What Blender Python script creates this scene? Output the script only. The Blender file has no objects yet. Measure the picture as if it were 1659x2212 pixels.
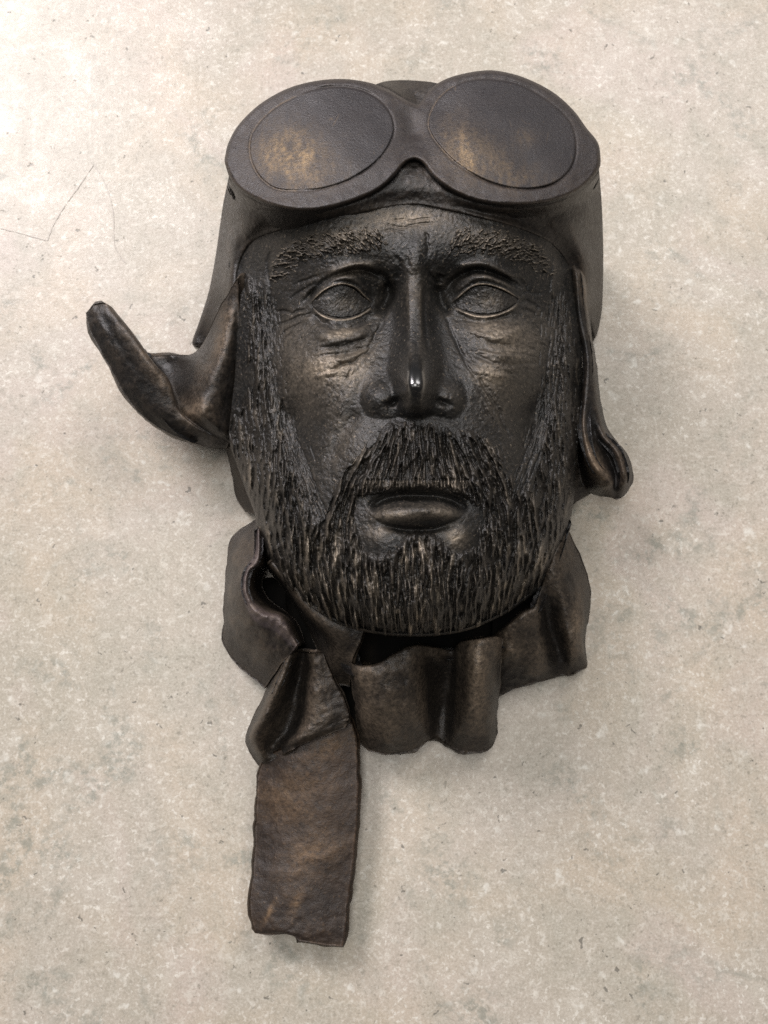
import bpy, math
import numpy as np
from mathutils import Vector, Matrix

# ------------------------------------------------------------------ camera, light, exposure
scene = bpy.context.scene
TILT = math.radians(12.0)
CAMH = 0.50
FPX = 1664.0                       # focal length in pixels of a 1659 x 2212 picture
CU, CV = 829.5, 1106.0
cam_pos = np.array([0.0, -CAMH * math.tan(TILT), CAMH])
cam_data = bpy.data.cameras.new("Camera")
cam = bpy.data.objects.new("Camera", cam_data)
scene.collection.objects.link(cam)
cam.location = cam_pos
cam.rotation_euler = (TILT, 0, 0)
cam_data.sensor_fit = 'HORIZONTAL'
cam_data.sensor_width = 26.0
cam_data.lens = 26.0 * FPX / 1659.0
cam_data.clip_start = 0.01
cam_data.clip_end = 50
cam_data.dof.use_dof = True
cam_data.dof.focus_distance = 0.405
cam_data.dof.aperture_fstop = 13.0
scene.camera = cam

world = bpy.data.worlds.new("World")
scene.world = world
world.use_nodes = True
world.node_tree.nodes["Background"].inputs[0].default_value = (0.80, 0.85, 1.0, 1)
world.node_tree.nodes["Background"].inputs[1].default_value = 0.05


def area_light(name, loc, target, sx, sy, power, color):
    l = bpy.data.lights.new(name, 'AREA')
    l.shape = 'RECTANGLE'
    l.size, l.size_y = sx, sy
    l.energy = power
    l.color = color
    o = bpy.data.objects.new(name, l)
    scene.collection.objects.link(o)
    o.location = loc
    d = Vector(target) - Vector(loc)
    o.rotation_euler = d.to_track_quat('-Z', 'Y').to_euler()
    return o


def glare_spot(u, v, h):
    """where a lamp at height h must hang for the table to mirror it at photo position u, v"""
    dx, dy = (u - CU) / FPX, (CV - v) / FPX
    d = np.array([dx, dy * math.cos(TILT) + math.sin(TILT), dy * math.sin(TILT) - math.cos(TILT)])
    p = cam_pos + d * (-cam_pos[2] / d[2])
    return tuple(p + np.array([d[0], d[1], -d[2]]) * (h / -d[2])), tuple(p)


# ceiling panels of the room: the one up-left glares in the table, the others stand around the bench
pA, _ = glare_spot(0, 250, 1.9)
pB, _ = glare_spot(1400, 330, 2.0)
area_light("ceiling_panel", pA, (0, 0.15, 0), 1.10, 0.90, 96, (1.0, 0.95, 0.97))
area_light("ceiling_panel", pB, (0, 0.15, 0), 1.30, 0.80, 32, (1.0, 0.97, 0.96))
area_light("ceiling_panel", (-0.15, 0.15, 2.1), (0, 0.15, 0), 1.30, 0.60, 22, (1.0, 0.98, 0.955))
area_light("ceiling_panel", (1.1, -0.5, 2.0), (0, 0.1, 0), 1.2, 0.5, 4, (1.0, 0.95, 0.86))
area_light("ceiling_panel", (-1.2, -0.3, 2.0), (0, 0.1, 0), 1.2, 0.5, 4, (0.96, 0.98, 0.95))

scene.view_settings.view_transform = 'Standard'
scene.view_settings.look = 'None'
scene.view_settings.gamma = 1.0
scene.view_settings.use_curve_mapping = False
scene.view_settings.exposure = -0.22
scene.cycles.use_denoising = False
scene.cycles.use_adaptive_sampling = False
scene.cycles.max_bounces = 4
scene.cycles.diffuse_bounces = 3
scene.cycles.glossy_bounces = 2
scene.cycles.sample_clamp_indirect = 3.0

# ------------------------------------------------------------------ helpers
rng = np.random.default_rng(7)
ST, CT = math.sin(TILT), math.cos(TILT)


def at(u, v, z):
    """point at height z (metres above the table) seen at photo position u, v"""
    u = np.asarray(u, float); v = np.asarray(v, float); z = np.asarray(z, float)
    dx = (u - CU) / FPX
    dy = (CV - v) / FPX
    wy = dy * CT + ST
    wz = dy * ST - CT
    t = (z - cam_pos[2]) / wz
    return np.stack([cam_pos[0] + dx * t, cam_pos[1] + wy * t, z + 0 * dx], -1)


def conv(x0, y0, k):
    return lambda pts: [((x0 + k * p[0]), (y0 + k * p[1])) + tuple(p[2:]) for p in pts]


cF = conv(497.7, 451.2, 0.48)      # face close-up
cG = conv(431.3, 119.4, 0.56)      # goggles close-up
cL = conv(152.6, 564.0, 0.27)      # flap close-ups
cR = conv(1128.0, 464.5, 0.315)
cS = conv(431.3, 1095.0, 0.27)     # scarf close-ups
cM = conv(696.8, 1260.8, 0.38)
cT = conv(464.5, 1526.0, 0.255)


def smooth(x):
    x = np.clip(x, 0, 1)
    return x * x * (3 - 2 * x)


def crom(P, n, closed=False):
    """Catmull-Rom through the rows of P, n samples per span"""
    P = np.asarray(P, float)
    if closed:
        Q = np.concatenate([P[-1:], P, P[:2]])
    else:
        Q = np.concatenate([2 * P[:1] - P[1:2], P, 2 * P[-1:] - P[-2:-1]])
    out = []
    t = np.arange(n) / n
    sh = (n,) + (1,) * (P.ndim - 1)
    t = t.reshape(sh)
    for i in range(len(Q) - 3):
        a, b, c, d = Q[i], Q[i + 1], Q[i + 2], Q[i + 3]
        out.append(0.5 * (2 * b + (c - a) * t + (2 * a - 5 * b + 4 * c - d) * t ** 2 + (3 * b - a - 3 * c + d) * t ** 3))
    if not closed:
        out.append(P[-1:])
    return np.concatenate(out)


def fbm(U, V, scale, octaves=3, seed=0, sy=None):
    """smooth lattice noise in about -1..1; scale in photo pixels"""
    r = np.random.default_rng(seed)
    out = np.zeros_like(U, dtype=float)
    amp, tot = 1.0, 0.0
    sx = scale; sv = sy or scale
    for o in range(octaves):
        T = r.uniform(-1, 1, (256, 256))
        x = U / sx + 17.3 * o; y = V / sv + 9.1 * o
        xi = np.floor(x).astype(int); yi = np.floor(y).astype(int)
        fx = smooth(x - xi); fy = smooth(y - yi)
        x0 = xi % 256; x1 = (xi + 1) % 256; y0 = yi % 256; y1 = (yi + 1) % 256
        out += amp * ((T[y0, x0] * (1 - fx) + T[y0, x1] * fx) * (1 - fy) + (T[y1, x0] * (1 - fx) + T[y1, x1] * fx) * fy)
        tot += amp; amp *= 0.5; sx *= 0.5; sv *= 0.5
    return out / tot * 1.6


def tps(ctrl):
    """thin-plate surface through (u, v, z) points"""
    C = np.array(ctrl, float)
    X = C[:, :2] / 400.0
    n = len(C)
    d2 = ((X[:, None] - X[None]) ** 2).sum(-1)
    K = 0.5 * d2 * np.log(d2 + 1e-12) + np.eye(n) * 1e-4
    Pm = np.concatenate([np.ones((n, 1)), X], 1)
    A = np.block([[K, Pm], [Pm.T, np.zeros((3, 3))]])
    w = np.linalg.solve(A, np.concatenate([C[:, 2], np.zeros(3)]))

    def f(U, V):
        x = U / 400.0; y = V / 400.0
        out = w[n] + w[n + 1] * x + w[n + 2] * y
        for i in range(n):
            d = (x - X[i, 0]) ** 2 + (y - X[i, 1]) ** 2
            out = out + w[i] * 0.5 * d * np.log(d + 1e-12)
        return out
    return f


def seg_dist(U, V, a, b):
    dx, dy = b[0] - a[0], b[1] - a[1]
    L = dx * dx + dy * dy + 1e-9
    t = np.clip(((U - a[0]) * dx + (V - a[1]) * dy) / L, 0, 1)
    qx = a[0] + t * dx; qy = a[1] + t * dy
    return np.hypot(U - qx, V - qy), t, qx, qy


def poly_sd(U, V, poly, near=False):
    """signed distance (inside positive) to a closed polygon; also nearest points on it"""
    P = np.asarray(poly, float)
    best = np.full(U.shape, 1e9); nx = np.zeros_like(best); ny = np.zeros_like(best)
    inside = np.zeros(U.shape, bool)
    for i in range(len(P)):
        a, b = P[i], P[(i + 1) % len(P)]
        d, t, qx, qy = seg_dist(U, V, a, b)
        m = d < best
        best[m] = d[m]
        if near:
            nx[m] = qx[m]; ny[m] = qy[m]
        cond = ((a[1] > V) != (b[1] > V))
        if abs(b[1] - a[1]) > 1e-9:
            inside ^= cond & (U < (b[0] - a[0]) * (V - a[1]) / (b[1] - a[1]) + a[0])
    sd = np.where(inside, best, -best)
    return (sd, nx, ny) if near else sd


class Field:
    """a sculpted relief over a photo-pixel grid (heights in millimetres added to a base)"""
    def __init__(self, u0, v0, u1, v1, step):
        self.u = np.arange(u0, u1 + step, step); self.v = np.arange(v0, v1 + step, step)
        self.U, self.V = np.meshgrid(self.u, self.v)
        self.Z = np.zeros_like(self.U)
        self.rub = np.zeros_like(self.U)
        self.step = step; self.u0 = u0; self.v0 = v0

    def win(self, x0, y0, x1, y1):
        i0 = max(0, int((y0 - self.v0) / self.step)); i1 = min(len(self.v), int((y1 - self.v0) / self.step) + 2)
        j0 = max(0, int((x0 - self.u0) / self.step)); j1 = min(len(self.u), int((x1 - self.u0) / self.step) + 2)
        return slice(i0, max(i0, i1)), slice(j0, max(j0, j1))

    def bump(self, cx, cy, rx, ry, h, ang=0.0, p=2.0, target=None):
        R = 2.6 * max(rx, ry)
        w = self.win(cx - R, cy - R, cx + R, cy + R)
        x = self.U[w] - cx; y = self.V[w] - cy
        c, s = math.cos(math.radians(ang)), math.sin(math.radians(ang))
        q = ((x * c + y * s) / rx) ** 2 + ((-x * s + y * c) / ry) ** 2
        (self.Z if target is None else target)[w] += h * np.exp(-q ** (p / 2))

    def dome(self, cx, cy, rx, ry, h, ang=0.0):
        R = max(rx, ry)
        w = self.win(cx - R, cy - R, cx + R, cy + R)
        x = self.U[w] - cx; y = self.V[w] - cy
        c, s = math.cos(math.radians(ang)), math.sin(math.radians(ang))
        q = ((x * c + y * s) / rx) ** 2 + ((-x * s + y * c) / ry) ** 2
        self.Z[w] += h * np.sqrt(np.clip(1 - q, 0, 1))

    def stroke(self, pts, width, h, taper=0.25, n=6, mode='add', rub=0.0, jit=0.0):
        if jit:
            q = crom(pts, 3)
            pts = [(a + rng.normal(0, jit), b + rng.normal(0, jit)) for a, b in q]
            n = 3
        P = crom(pts, n) if len(pts) > 2 and n > 1 else np.asarray(pts, float)
        m = 3.2 * width
        w = self.win(P[:, 0].min() - m, P[:, 1].min() - m, P[:, 0].max() + m, P[:, 1].max() + m)
        U, V = self.U[w], self.V[w]
        if U.size == 0:
            return
        best = np.full(U.shape, 1e9); par = np.zeros_like(best)
        N = len(P) - 1
        for i in range(N):
            d, t, _, _ = seg_dist(U, V, P[i], P[i + 1])
            k = d < best
            best[k] = d[k]; par[k] = (i + t[k]) / N
        env = smooth(np.minimum(par, 1 - par) / taper) if taper > 0 else 1.0
        g = np.exp(-(best / width) ** 2) * env
        if mode == 'add':
            self.Z[w] += h * g
        else:
            self.Z[w] = np.minimum(self.Z[w], h * g) if h < 0 else np.maximum(self.Z[w], h * g)
        if rub:
            self.rub[w] += rub * g


MATS = {}


def mesh_np(name, verts, faces, mat, parent=None, attrs=None, kind=None, quads=True):
    me = bpy.data.meshes.new(name)
    verts = np.asarray(verts, np.float32); faces = np.asarray(faces, np.int32)
    nf, k = faces.shape
    me.vertices.add(len(verts)); me.vertices.foreach_set("co", verts.ravel())
    me.loops.add(nf * k); me.loops.foreach_set("vertex_index", faces.ravel())
    me.polygons.add(nf)
    me.polygons.foreach_set("loop_start", np.arange(0, nf * k, k, dtype=np.int32))
    me.polygons.foreach_set("loop_total", np.full(nf, k, np.int32))
    me.polygons.foreach_set("use_smooth", np.ones(nf, bool))
    me.update(calc_edges=True)
    me.validate()
    if attrs is not None:
        a = me.color_attributes.new("paint", 'FLOAT_COLOR', 'POINT')
        a.data.foreach_set("color", np.asarray(attrs, np.float32).ravel())
    me.materials.append(MATS[mat])
    o = bpy.data.objects.new(name, me)
    scene.collection.objects.link(o)
    if parent is not None:
        o.parent = parent
    if kind:
        o["kind"] = kind
    return o


def build_relief(name, F, Zm, sd, near, mat, parent, gloss=None, tone=None, wall_to=None, drop=None, keep=None, wall_in=0.0):
    """turn a grid of heights Zm (metres) inside a signed-distance outline into a solid-looking mesh"""
    st = F.step
    U = F.U.copy(); V = F.V.copy()
    inside = sd > -0.72 * st
    snap = inside & (sd < 0.72 * st)
    if near is not None:
        U[snap] = near[0][snap]; V[snap] = near[1][snap]
    P = at(U, V, Zm)
    q = inside[:-1, :-1] & inside[1:, :-1] & inside[:-1, 1:] & inside[1:, 1:]
    if drop is not None:
        hid = drop[:-1, :-1] & drop[1:, :-1] & drop[:-1, 1:] & drop[1:, 1:]
        q &= ~hid
    H, W = U.shape
    idx = np.arange(H * W).reshape(H, W)
    f = np.stack([idx[:-1, :-1][q], idx[1:, :-1][q], idx[1:, 1:][q], idx[:-1, 1:][q]], 1)
    used = np.zeros(H * W, bool); used[f.ravel()] = True
    remap = -np.ones(H * W, int); remap[used] = np.arange(used.sum())
    f = remap[f]
    verts = P.reshape(-1, 3)[used]
    col = np.zeros((H * W, 4), np.float32)
    col[:, 0] = np.clip(F.rub, 0, 2).ravel()
    if gloss is not None: col[:, 1] = gloss.ravel()
    if tone is not None: col[:, 2] = tone.ravel()
    col[:, 3] = 1
    col = col[used]
    if wall_to is not None:
        e = np.concatenate([f[:, [0, 1]], f[:, [1, 2]], f[:, [2, 3]], f[:, [3, 0]]])
        key = np.sort(e, 1); key = key[:, 0].astype(np.int64) * (len(verts) + 1) + key[:, 1]
        uq, first, cnt = np.unique(key, return_index=True, return_counts=True)
        be = e[first[cnt == 1]]
        bv = np.unique(be)
        low = verts[bv].copy()
        ctr = verts.mean(0)
        dirv = low[:, :2] - ctr[:2]
        low[:, :2] -= wall_in * dirv
        low[:, 2] = np.minimum(low[:, 2] - 0.0005, wall_to)
        mp = -np.ones(len(verts), int); mp[bv] = len(verts) + np.arange(len(bv))
        wf = np.stack([be[:, 1], be[:, 0], mp[be[:, 0]], mp[be[:, 1]]], 1)
        cw = col[bv].copy()
        verts = np.concatenate([verts, low]); f = np.concatenate([f, wf]); col = np.concatenate([col, cw])
    return mesh_np(name, verts, f, mat, parent, col)


RUBS = []      # worn bronze patches: cx, cy, rx, ry, amount, angle


def rub_at(U, V):
    out = np.zeros_like(U)
    for cx, cy, rx, ry, a, ang in RUBS:
        c, s = math.cos(math.radians(ang)), math.sin(math.radians(ang))
        x = U - cx; y = V - cy
        out += a * np.exp(-((x * c + y * s) / rx) ** 2 - ((-x * s + y * c) / ry) ** 2)
    return out


def sheet(name, net, thick, mat, parent, n=10, noise=0.5, nscale=40, edge=1.5, seed=1, rub=0.15, edge_rub=0.25, tone=0.0, detail=None, lip=None):
    """a thick clay sheet through a net of (photo u, photo v, height) points"""
    N = np.array(net, float)
    S = crom(N, n)
    S = np.swapaxes(crom(np.swapaxes(S, 0, 1), n), 0, 1)
    U, V, Z = S[..., 0].copy(), S[..., 1].copy(), S[..., 2].copy()
    H, W = U.shape
    # uneven cut edges
    bi = np.minimum(np.arange(H), np.arange(H)[::-1])[:, None] * np.ones((1, W))
    bj = np.minimum(np.arange(W), np.arange(W)[::-1])[None, :] * np.ones((H, 1))
    be = np.exp(-np.minimum(bi, bj) / 1.2)
    U += edge * be * fbm(U, V, 22, 3, seed + 3)
    V += edge * be * fbm(U, V, 22, 3, seed + 4)
    Z += 0.001 * noise * (fbm(U, V, nscale, 3, seed) + 0.5 * fbm(U, V, 9, 2, seed + 9))
    if detail is not None:
        Z += 0.001 * detail(U, V)
    Z = np.maximum(Z, thick + 0.0005)
    P = at(U, V, Z)
    gu = np.gradient(P, axis=1); gv = np.gradient(P, axis=0)
    nrm = np.cross(gu, gv); nrm /= np.linalg.norm(nrm, axis=-1, keepdims=True) + 1e-12
    flip = nrm[..., 2].mean() < 0
    if flip:
        nrm = -nrm
    B = P - nrm * thick
    B[..., 2] = np.maximum(B[..., 2], 0.0004)
    top = P.reshape(-1, 3); bot = B.reshape(-1, 3)
    idx = np.arange(H * W).reshape(H, W)
    f = np.stack([idx[:-1, :-1].ravel(), idx[1:, :-1].ravel(), idx[1:, 1:].ravel(), idx[:-1, 1:].ravel()], 1)
    loop = np.concatenate([idx[0, :-1], idx[:-1, -1], idx[-1, :0:-1], idx[:0:-1, 0]])
    nxt = np.roll(loop, -1)
    # rounded rim: middle ring pushed outwards
    c_in = np.zeros_like(top)
    Pin = P.copy()
    Pin[0] = P[1]; Pin[-1] = P[-2]; Pin[:, 0] = P[:, 1]; Pin[:, -1] = P[:, -2]
    out = (P - Pin); out /= np.linalg.norm(out, axis=-1, keepdims=True) + 1e-12
    out = out.reshape(-1, 3)
    nn = nrm.reshape(-1, 3)
    ol = out[loop]
    ol = sum(np.roll(ol, q, 0) for q in range(-4, 5)) / 9.0
    nl = nn[loop]; nl = sum(np.roll(nl, q, 0) for q in range(-4, 5)) / 9.0
    out[loop] = ol; nn[loop] = nl
    r1 = top[loop] + out[loop] * thick * 0.34 - nn[loop] * thick * 0.22
    r2 = top[loop] + out[loop] * thick * 0.40 - nn[loop] * thick * 0.65
    r1[:, 2] = np.maximum(r1[:, 2], 0.0006); r2[:, 2] = np.maximum(r2[:, 2], 0.0005)
    M = len(loop); nt = H * W
    verts = np.concatenate([top, bot, r1, r2])
    i1 = 2 * nt + np.arange(M); i2 = 2 * nt + M + np.arange(M)
    n1 = np.roll(i1, -1); n2 = np.roll(i2, -1)
    w1 = np.stack([loop, i1, n1, nxt], 1)
    w2 = np.stack([i1, i2, n2, n1], 1)
    w3 = np.stack([i2, loop + nt, nxt + nt, n2], 1)
    faces = np.concatenate([f, f[:, ::-1] + nt, w1, w2, w3])
    if flip:
        faces = faces[:, ::-1]
    # ridges carry rubbed bronze
    Zs = Z
    k = 6
    pad = np.pad(Zs, k, mode='edge')
    cs = np.cumsum(np.cumsum(np.pad(pad, ((1, 0), (1, 0))), 0), 1)
    s = 2 * k + 1
    mean = (cs[s:, s:] - cs[:-s, s:] - cs[s:, :-s] + cs[:-s, :-s]) / (s * s)
    curv = np.clip((Zs - mean) / 0.002, -1, 1)
    r = 0.35 * rub + 0.22 * np.clip(curv, 0, 1) + rub_at(U, V) + 0.5 * edge_rub * be
    col = np.zeros((len(verts), 4), np.float32); col[:, 3] = 1; col[:, 2] = tone
    if lip:
        jj = np.arange(W) / (W - 1.0) * np.ones((H, 1))
        tt = smooth((jj - lip[0]) / 0.06) * smooth((lip[1] - jj) / 0.06)
        col[:nt, 2] = np.maximum(col[:nt, 2], (1.1 * tt).ravel())
    rr = np.clip(r, 0, 2).ravel()
    col[:nt, 0] = rr; col[2 * nt:2 * nt + M, 0] = rr[loop]
    return mesh_np(name, verts, faces, mat, parent, col)


# ------------------------------------------------------------------ materials
def nodes(name):
    m = bpy.data.materials.new(name); m.use_nodes = True
    nt = m.node_tree; nt.nodes.clear()
    MATS[name] = m
    return m, nt


class NT:
    def __init__(self, nt):
        self.nt = nt

    def n(self, t, **kw):
        x = self.nt.nodes.new(t)
        for k, v in kw.items():
            if k.startswith("i_"):
                key = k[2:]
                x.inputs[int(key) if key.isdigit() else key.replace("_", " ")].default_value = v
            else:
                setattr(x, k, v)
        return x

    def l(self, a, b):
        self.nt.links.new(a, b)

    def math(self, op, a, b=None, c=None, clamp=False):
        x = self.nt.nodes.new('ShaderNodeMath'); x.operation = op; x.use_clamp = clamp
        for i, q in enumerate((a, b, c)):
            if q is None: continue
            if isinstance(q, (int, float)): x.inputs[i].default_value = q
            else: self.l(q, x.inputs[i])
        return x.outputs[0]

    def noise(self, vec, scale, detail=3, rough=0.55, dist=0.0):
        x = self.n('ShaderNodeTexNoise'); x.inputs['Scale'].default_value = scale
        x.inputs['Detail'].default_value = detail; x.inputs['Roughness'].default_value = rough
        x.inputs['Distortion'].default_value = dist
        self.l(vec, x.inputs['Vector'])
        return x.outputs['Fac']

    def ramp(self, fac, stops):
        x = self.n('ShaderNodeValToRGB')
        e = x.color_ramp.elements
        while len(e) < len(stops): e.new(0.5)
        for k, (p, c) in zip(e, stops):
            k.position = p; k.color = c if len(c) == 4 else tuple(c) + (1,)
        self.l(fac, x.inputs[0])
        return x.outputs[0]

    def mix(self, fac, a, b, blend='MIX'):
        x = self.n('ShaderNodeMix'); x.data_type = 'RGBA'; x.blend_type = blend
        for i, q in ((0, fac), (6, a), (7, b)):
            if isinstance(q, (int, float)): x.inputs[i].default_value = q
            elif isinstance(q, tuple): x.inputs[i].default_value = q if len(q) == 4 else q + (1,)
            else: self.l(q, x.inputs[i])
        return x.outputs[2]

    def range(self, v, a, b, c=0.0, d=1.0):
        x = self.n('ShaderNodeMapRange'); x.clamp = True
        for i, q in enumerate((a, b, c, d)): x.inputs[i + 1].default_value = q
        self.l(v, x.inputs[0])
        return x.outputs[0]


def g4(v):
    return (v, v, v, 1)


def bronze(name, dark, brown, rubcol, rough=0.42, grain=0.5, grain_scale=900, coarse=0.25, patch=0.3):
    m, t = nodes(name); T = NT(t)
    out = T.n('ShaderNodeOutputMaterial'); b = T.n('ShaderNodeBsdfPrincipled')
    T.l(b.outputs[0], out.inputs[0])
    co = T.n('ShaderNodeTexCoord').outputs['Object']
    at_ = T.n('ShaderNodeVertexColor', layer_name="paint")
    sp = T.n('ShaderNodeSeparateColor'); T.l(at_.outputs[0], sp.inputs[0])
    rub, gloss, tone = sp.outputs[0], sp.outputs[1], sp.outputs[2]
    n1 = T.noise(co, 48, 6, 0.65, 0.3); n2 = T.noise(co, 420, 4, 0.65); n3 = T.noise(co, grain_scale, 4, 0.7)
    base = T.mix(T.range(n1, 0.38, 0.66), dark, brown)
    base = T.mix(T.math('MULTIPLY', tone, 0.75), base, (0.085, 0.066, 0.070, 1))
    # bronze powder rubbed on unevenly
    f = T.math('MULTIPLY', rub, T.range(n2, 0.32, 0.72, 0.25, 1.5))
    f = T.math('MULTIPLY', f, T.range(n1, 0.30, 0.60, 0.55, 1.25))
    f = T.math('ADD', f, T.math('MULTIPLY', T.math('MULTIPLY', T.range(n3, 0.60, 0.70), patch), T.math('SUBTRACT', 1.0, T.math('MINIMUM', gloss, 1.0))))
    f = T.math('MINIMUM', f, 1.0)
    colr = T.mix(f, base, rubcol)
    T.l(colr, b.inputs['Base Color'])
    T.l(T.range(f, 0.0, 1.0, 0.10, 0.55), b.inputs['Metallic'])
    rg = T.math('ADD', T.range(n2, 0.3, 0.7, rough - 0.08, rough + 0.12), T.math('MULTIPLY', gloss, -0.42))
    T.l(T.math('MAXIMUM', rg, 0.20), b.inputs['Roughness'])
    b.inputs['Specular IOR Level'].default_value = 0.5
    T.l(gloss, b.inputs['Coat Weight']); b.inputs['Coat Roughness'].default_value = 0.24; b.inputs['Coat IOR'].default_value = 1.8
    bm = T.n('ShaderNodeBump'); bm.inputs['Distance'].default_value = 0.0009
    k = T.math('SUBTRACT', 1.0, T.math('MULTIPLY', gloss, 0.9))
    T.l(T.math('MULTIPLY', k, grain), bm.inputs['Strength'])
    h = T.math('ADD', T.math('MULTIPLY', n3, 1.0), T.math('MULTIPLY', T.noise(co, 260, 3), coarse * 4))
    T.l(h, bm.inputs['Height'])
    T.l(bm.outputs[0], b.inputs['Normal'])
    return m


DARK = (0.0088, 0.0090, 0.0090, 1); BROWN = (0.0180, 0.0168, 0.0152, 1); RUB = (0.35, 0.285, 0.215, 1)
bronze("skin_patina", DARK, BROWN, RUB, 0.40, 0.55, 560, 0.15, 0.50)
bronze("beard_patina", (0.0065, 0.0061, 0.0058, 1), (0.0135, 0.0118, 0.0106, 1), (0.36, 0.30, 0.23, 1), 0.37, 0.5, 700, 0.3, 0.35)
bronze("helmet_patina", (0.0055, 0.0055, 0.0058, 1), (0.0120, 0.0108, 0.0104, 1), (0.27, 0.20, 0.14, 1), 0.41, 0.45, 560, 0.25, 0.18)
bronze("goggle_patina", (0.0130, 0.0124, 0.0132, 1), (0.021, 0.0190, 0.0190, 1), (0.25, 0.175, 0.10, 1), 0.42, 0.45, 900, 0.02, 0.20)
bronze("scarf_patina", (0.0060, 0.0056, 0.0056, 1), (0.0125, 0.0109, 0.0099, 1), (0.27, 0.205, 0.145, 1), 0.40, 0.60, 560, 0.25, 0.30)
bronze("tail_patina", (0.017, 0.0122, 0.0104, 1), (0.032, 0.0218, 0.0165, 1), (0.25, 0.160, 0.092, 1), 0.46, 0.50, 560, 0.12, 0.35)
bronze("cavity_shade", (0.0045, 0.0042, 0.0040, 1), (0.006, 0.0055, 0.0050, 1), (0.05, 0.04, 0.03, 1), 0.80, 0.50, 900, 0.25, 0.0)  # near-black and dull: shade of the hollow under the chin painted as colour
MATS["cavity_shade"].node_tree.nodes["Principled BSDF"].inputs['Specular IOR Level'].default_value = 0.1


def table_material():
    m, t = nodes("stone_laminate"); T = NT(t)
    out = T.n('ShaderNodeOutputMaterial'); b = T.n('ShaderNodeBsdfPrincipled')
    T.l(b.outputs[0], out.inputs[0])
    co = T.n('ShaderNodeTexCoord').outputs['Object']
    big = T.noise(co, 6, 4, 0.55, 0.5); mid = T.noise(co, 24, 6, 0.66, 0.8); fine = T.noise(co, 120, 6, 0.70, 0.4)
    vfine = T.noise(co, 640, 5, 0.72)
    hue = T.noise(co, 11, 3, 0.5, 0.6)
    c = T.mix(T.range(big, 0.35, 0.65), (0.44, 0.395, 0.32, 1), (0.505, 0.445, 0.38, 1))
    c = T.mix(T.range(hue, 0.46, 0.64, 0, 0.55), c, (0.52, 0.43, 0.325, 1))
    c = T.mix(T.range(mid, 0.48, 0.68, 0, 0.55), c, (0.385, 0.365, 0.30, 1))
    c = T.mix(T.range(mid, 0.45, 0.30, 0, 0.55), c, (0.60, 0.555, 0.48, 1))
    c = T.mix(T.range(T.noise(co, 9, 3, 0.5, 1.0), 0.54, 0.68, 0, 0.45), c, (0.54, 0.45, 0.40, 1))
    c = T.mix(T.range(fine, 0.54, 0.66, 0, 0.50), c, (0.68, 0.64, 0.56, 1))
    c = T.mix(T.range(fine, 0.45, 0.30, 0, 0.55), c, (0.32, 0.285, 0.225, 1))
    grit = T.noise(co, 300, 3, 0.6, 0.2)
    c = T.mix(T.math('MULTIPLY', T.range(grit, 0.57, 0.63), T.range(mid, 0.36, 0.58, 0.75, 0.15)), c, (0.76, 0.725, 0.645, 1))
    c = T.mix(T.math('MULTIPLY', T.range(grit, 0.41, 0.35), T.range(mid, 0.42, 0.62, 0.10, 0.65)), c, (0.25, 0.225, 0.18, 1))
    c = T.mix(T.range(vfine, 0.52, 0.64, 0, 0.45), c, (0.68, 0.635, 0.555, 1))
    c = T.mix(T.range(vfine, 0.47, 0.36, 0, 0.42), c, (0.29, 0.26, 0.205, 1))
    # grey-green smudges
    sm = T.math('MULTIPLY', T.range(T.noise(co, 14, 4, 0.6, 1.2), 0.54, 0.66), T.range(T.noise(co, 110, 5, 0.75), 0.46, 0.58))
    c = T.mix(T.math('MULTIPLY', sm, 0.55), c, (0.20, 0.215, 0.18, 1))
    wv = T.n('ShaderNodeVectorMath', operation='ADD'); T.l(co, wv.inputs[0])
    nz = T.n('ShaderNodeTexNoise'); nz.inputs['Scale'].default_value = 150; T.l(co, nz.inputs['Vector'])
    sc = T.n('ShaderNodeVectorMath', operation='SCALE'); sc.inputs['Scale'].default_value = 0.014; T.l(nz.outputs['Color'], sc.inputs[0])
    T.l(sc.outputs[0], wv.inputs[1])

    def specks(scale, r0, r1, share, chan):
        v = T.n('ShaderNodeTexVoronoi'); v.inputs['Scale'].default_value = scale
        T.l(wv.outputs[0], v.inputs['Vector'])
        sl = T.n('ShaderNodeSeparateColor'); T.l(v.outputs['Color'], sl.inputs[0])
        return T.math('MULTIPLY', T.range(v.outputs['Distance'], r0, r1), T.math('GREATER_THAN', sl.outputs[chan], 1 - share))
    chip = T.math('MAXIMUM', specks(48, 0.24, 0.10, 0.09, 0), specks(115, 0.36, 0.16, 0.12, 1))
    chip = T.math('MULTIPLY', chip, T.range(fine, 0.38, 0.55))
    c = T.mix(T.math('MULTIPLY', chip, 0.55), c, (0.75, 0.73, 0.66, 1))
    # pits, each with a pale rim, and fine dark flecks
    rim = specks(40, 0.24, 0.15, 0.10, 2)
    c = T.mix(T.math('MULTIPLY', rim, 0.6), c, (0.72, 0.69, 0.60, 1))
    pit = T.math('MAXIMUM', specks(40, 0.13, 0.09, 0.10, 2), specks(130, 0.19, 0.12, 0.09, 1))
    pit = T.math('MAXIMUM', pit, T.math('MULTIPLY', specks(260, 0.26, 0.16, 0.08, 0), T.range(mid, 0.45, 0.6)))
    c = T.mix(T.math('MULTIPLY', pit, 0.75), c, (0.13, 0.12, 0.10, 1))
    T.l(c, b.inputs['Base Color'])
    T.l(T.range(mid, 0.3, 0.7, 0.32, 0.40), b.inputs['Roughness'])
    b.inputs['Specular IOR Level'].default_value = 0.40
    bm = T.n('ShaderNodeBump'); bm.inputs['Strength'].default_value = 0.35; bm.inputs['Distance'].default_value = 0.0004
    T.l(T.math('SUBTRACT', T.math('ADD', fine, vfine), pit), bm.inputs['Height'])
    T.l(bm.outputs[0], b.inputs['Normal'])


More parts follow.
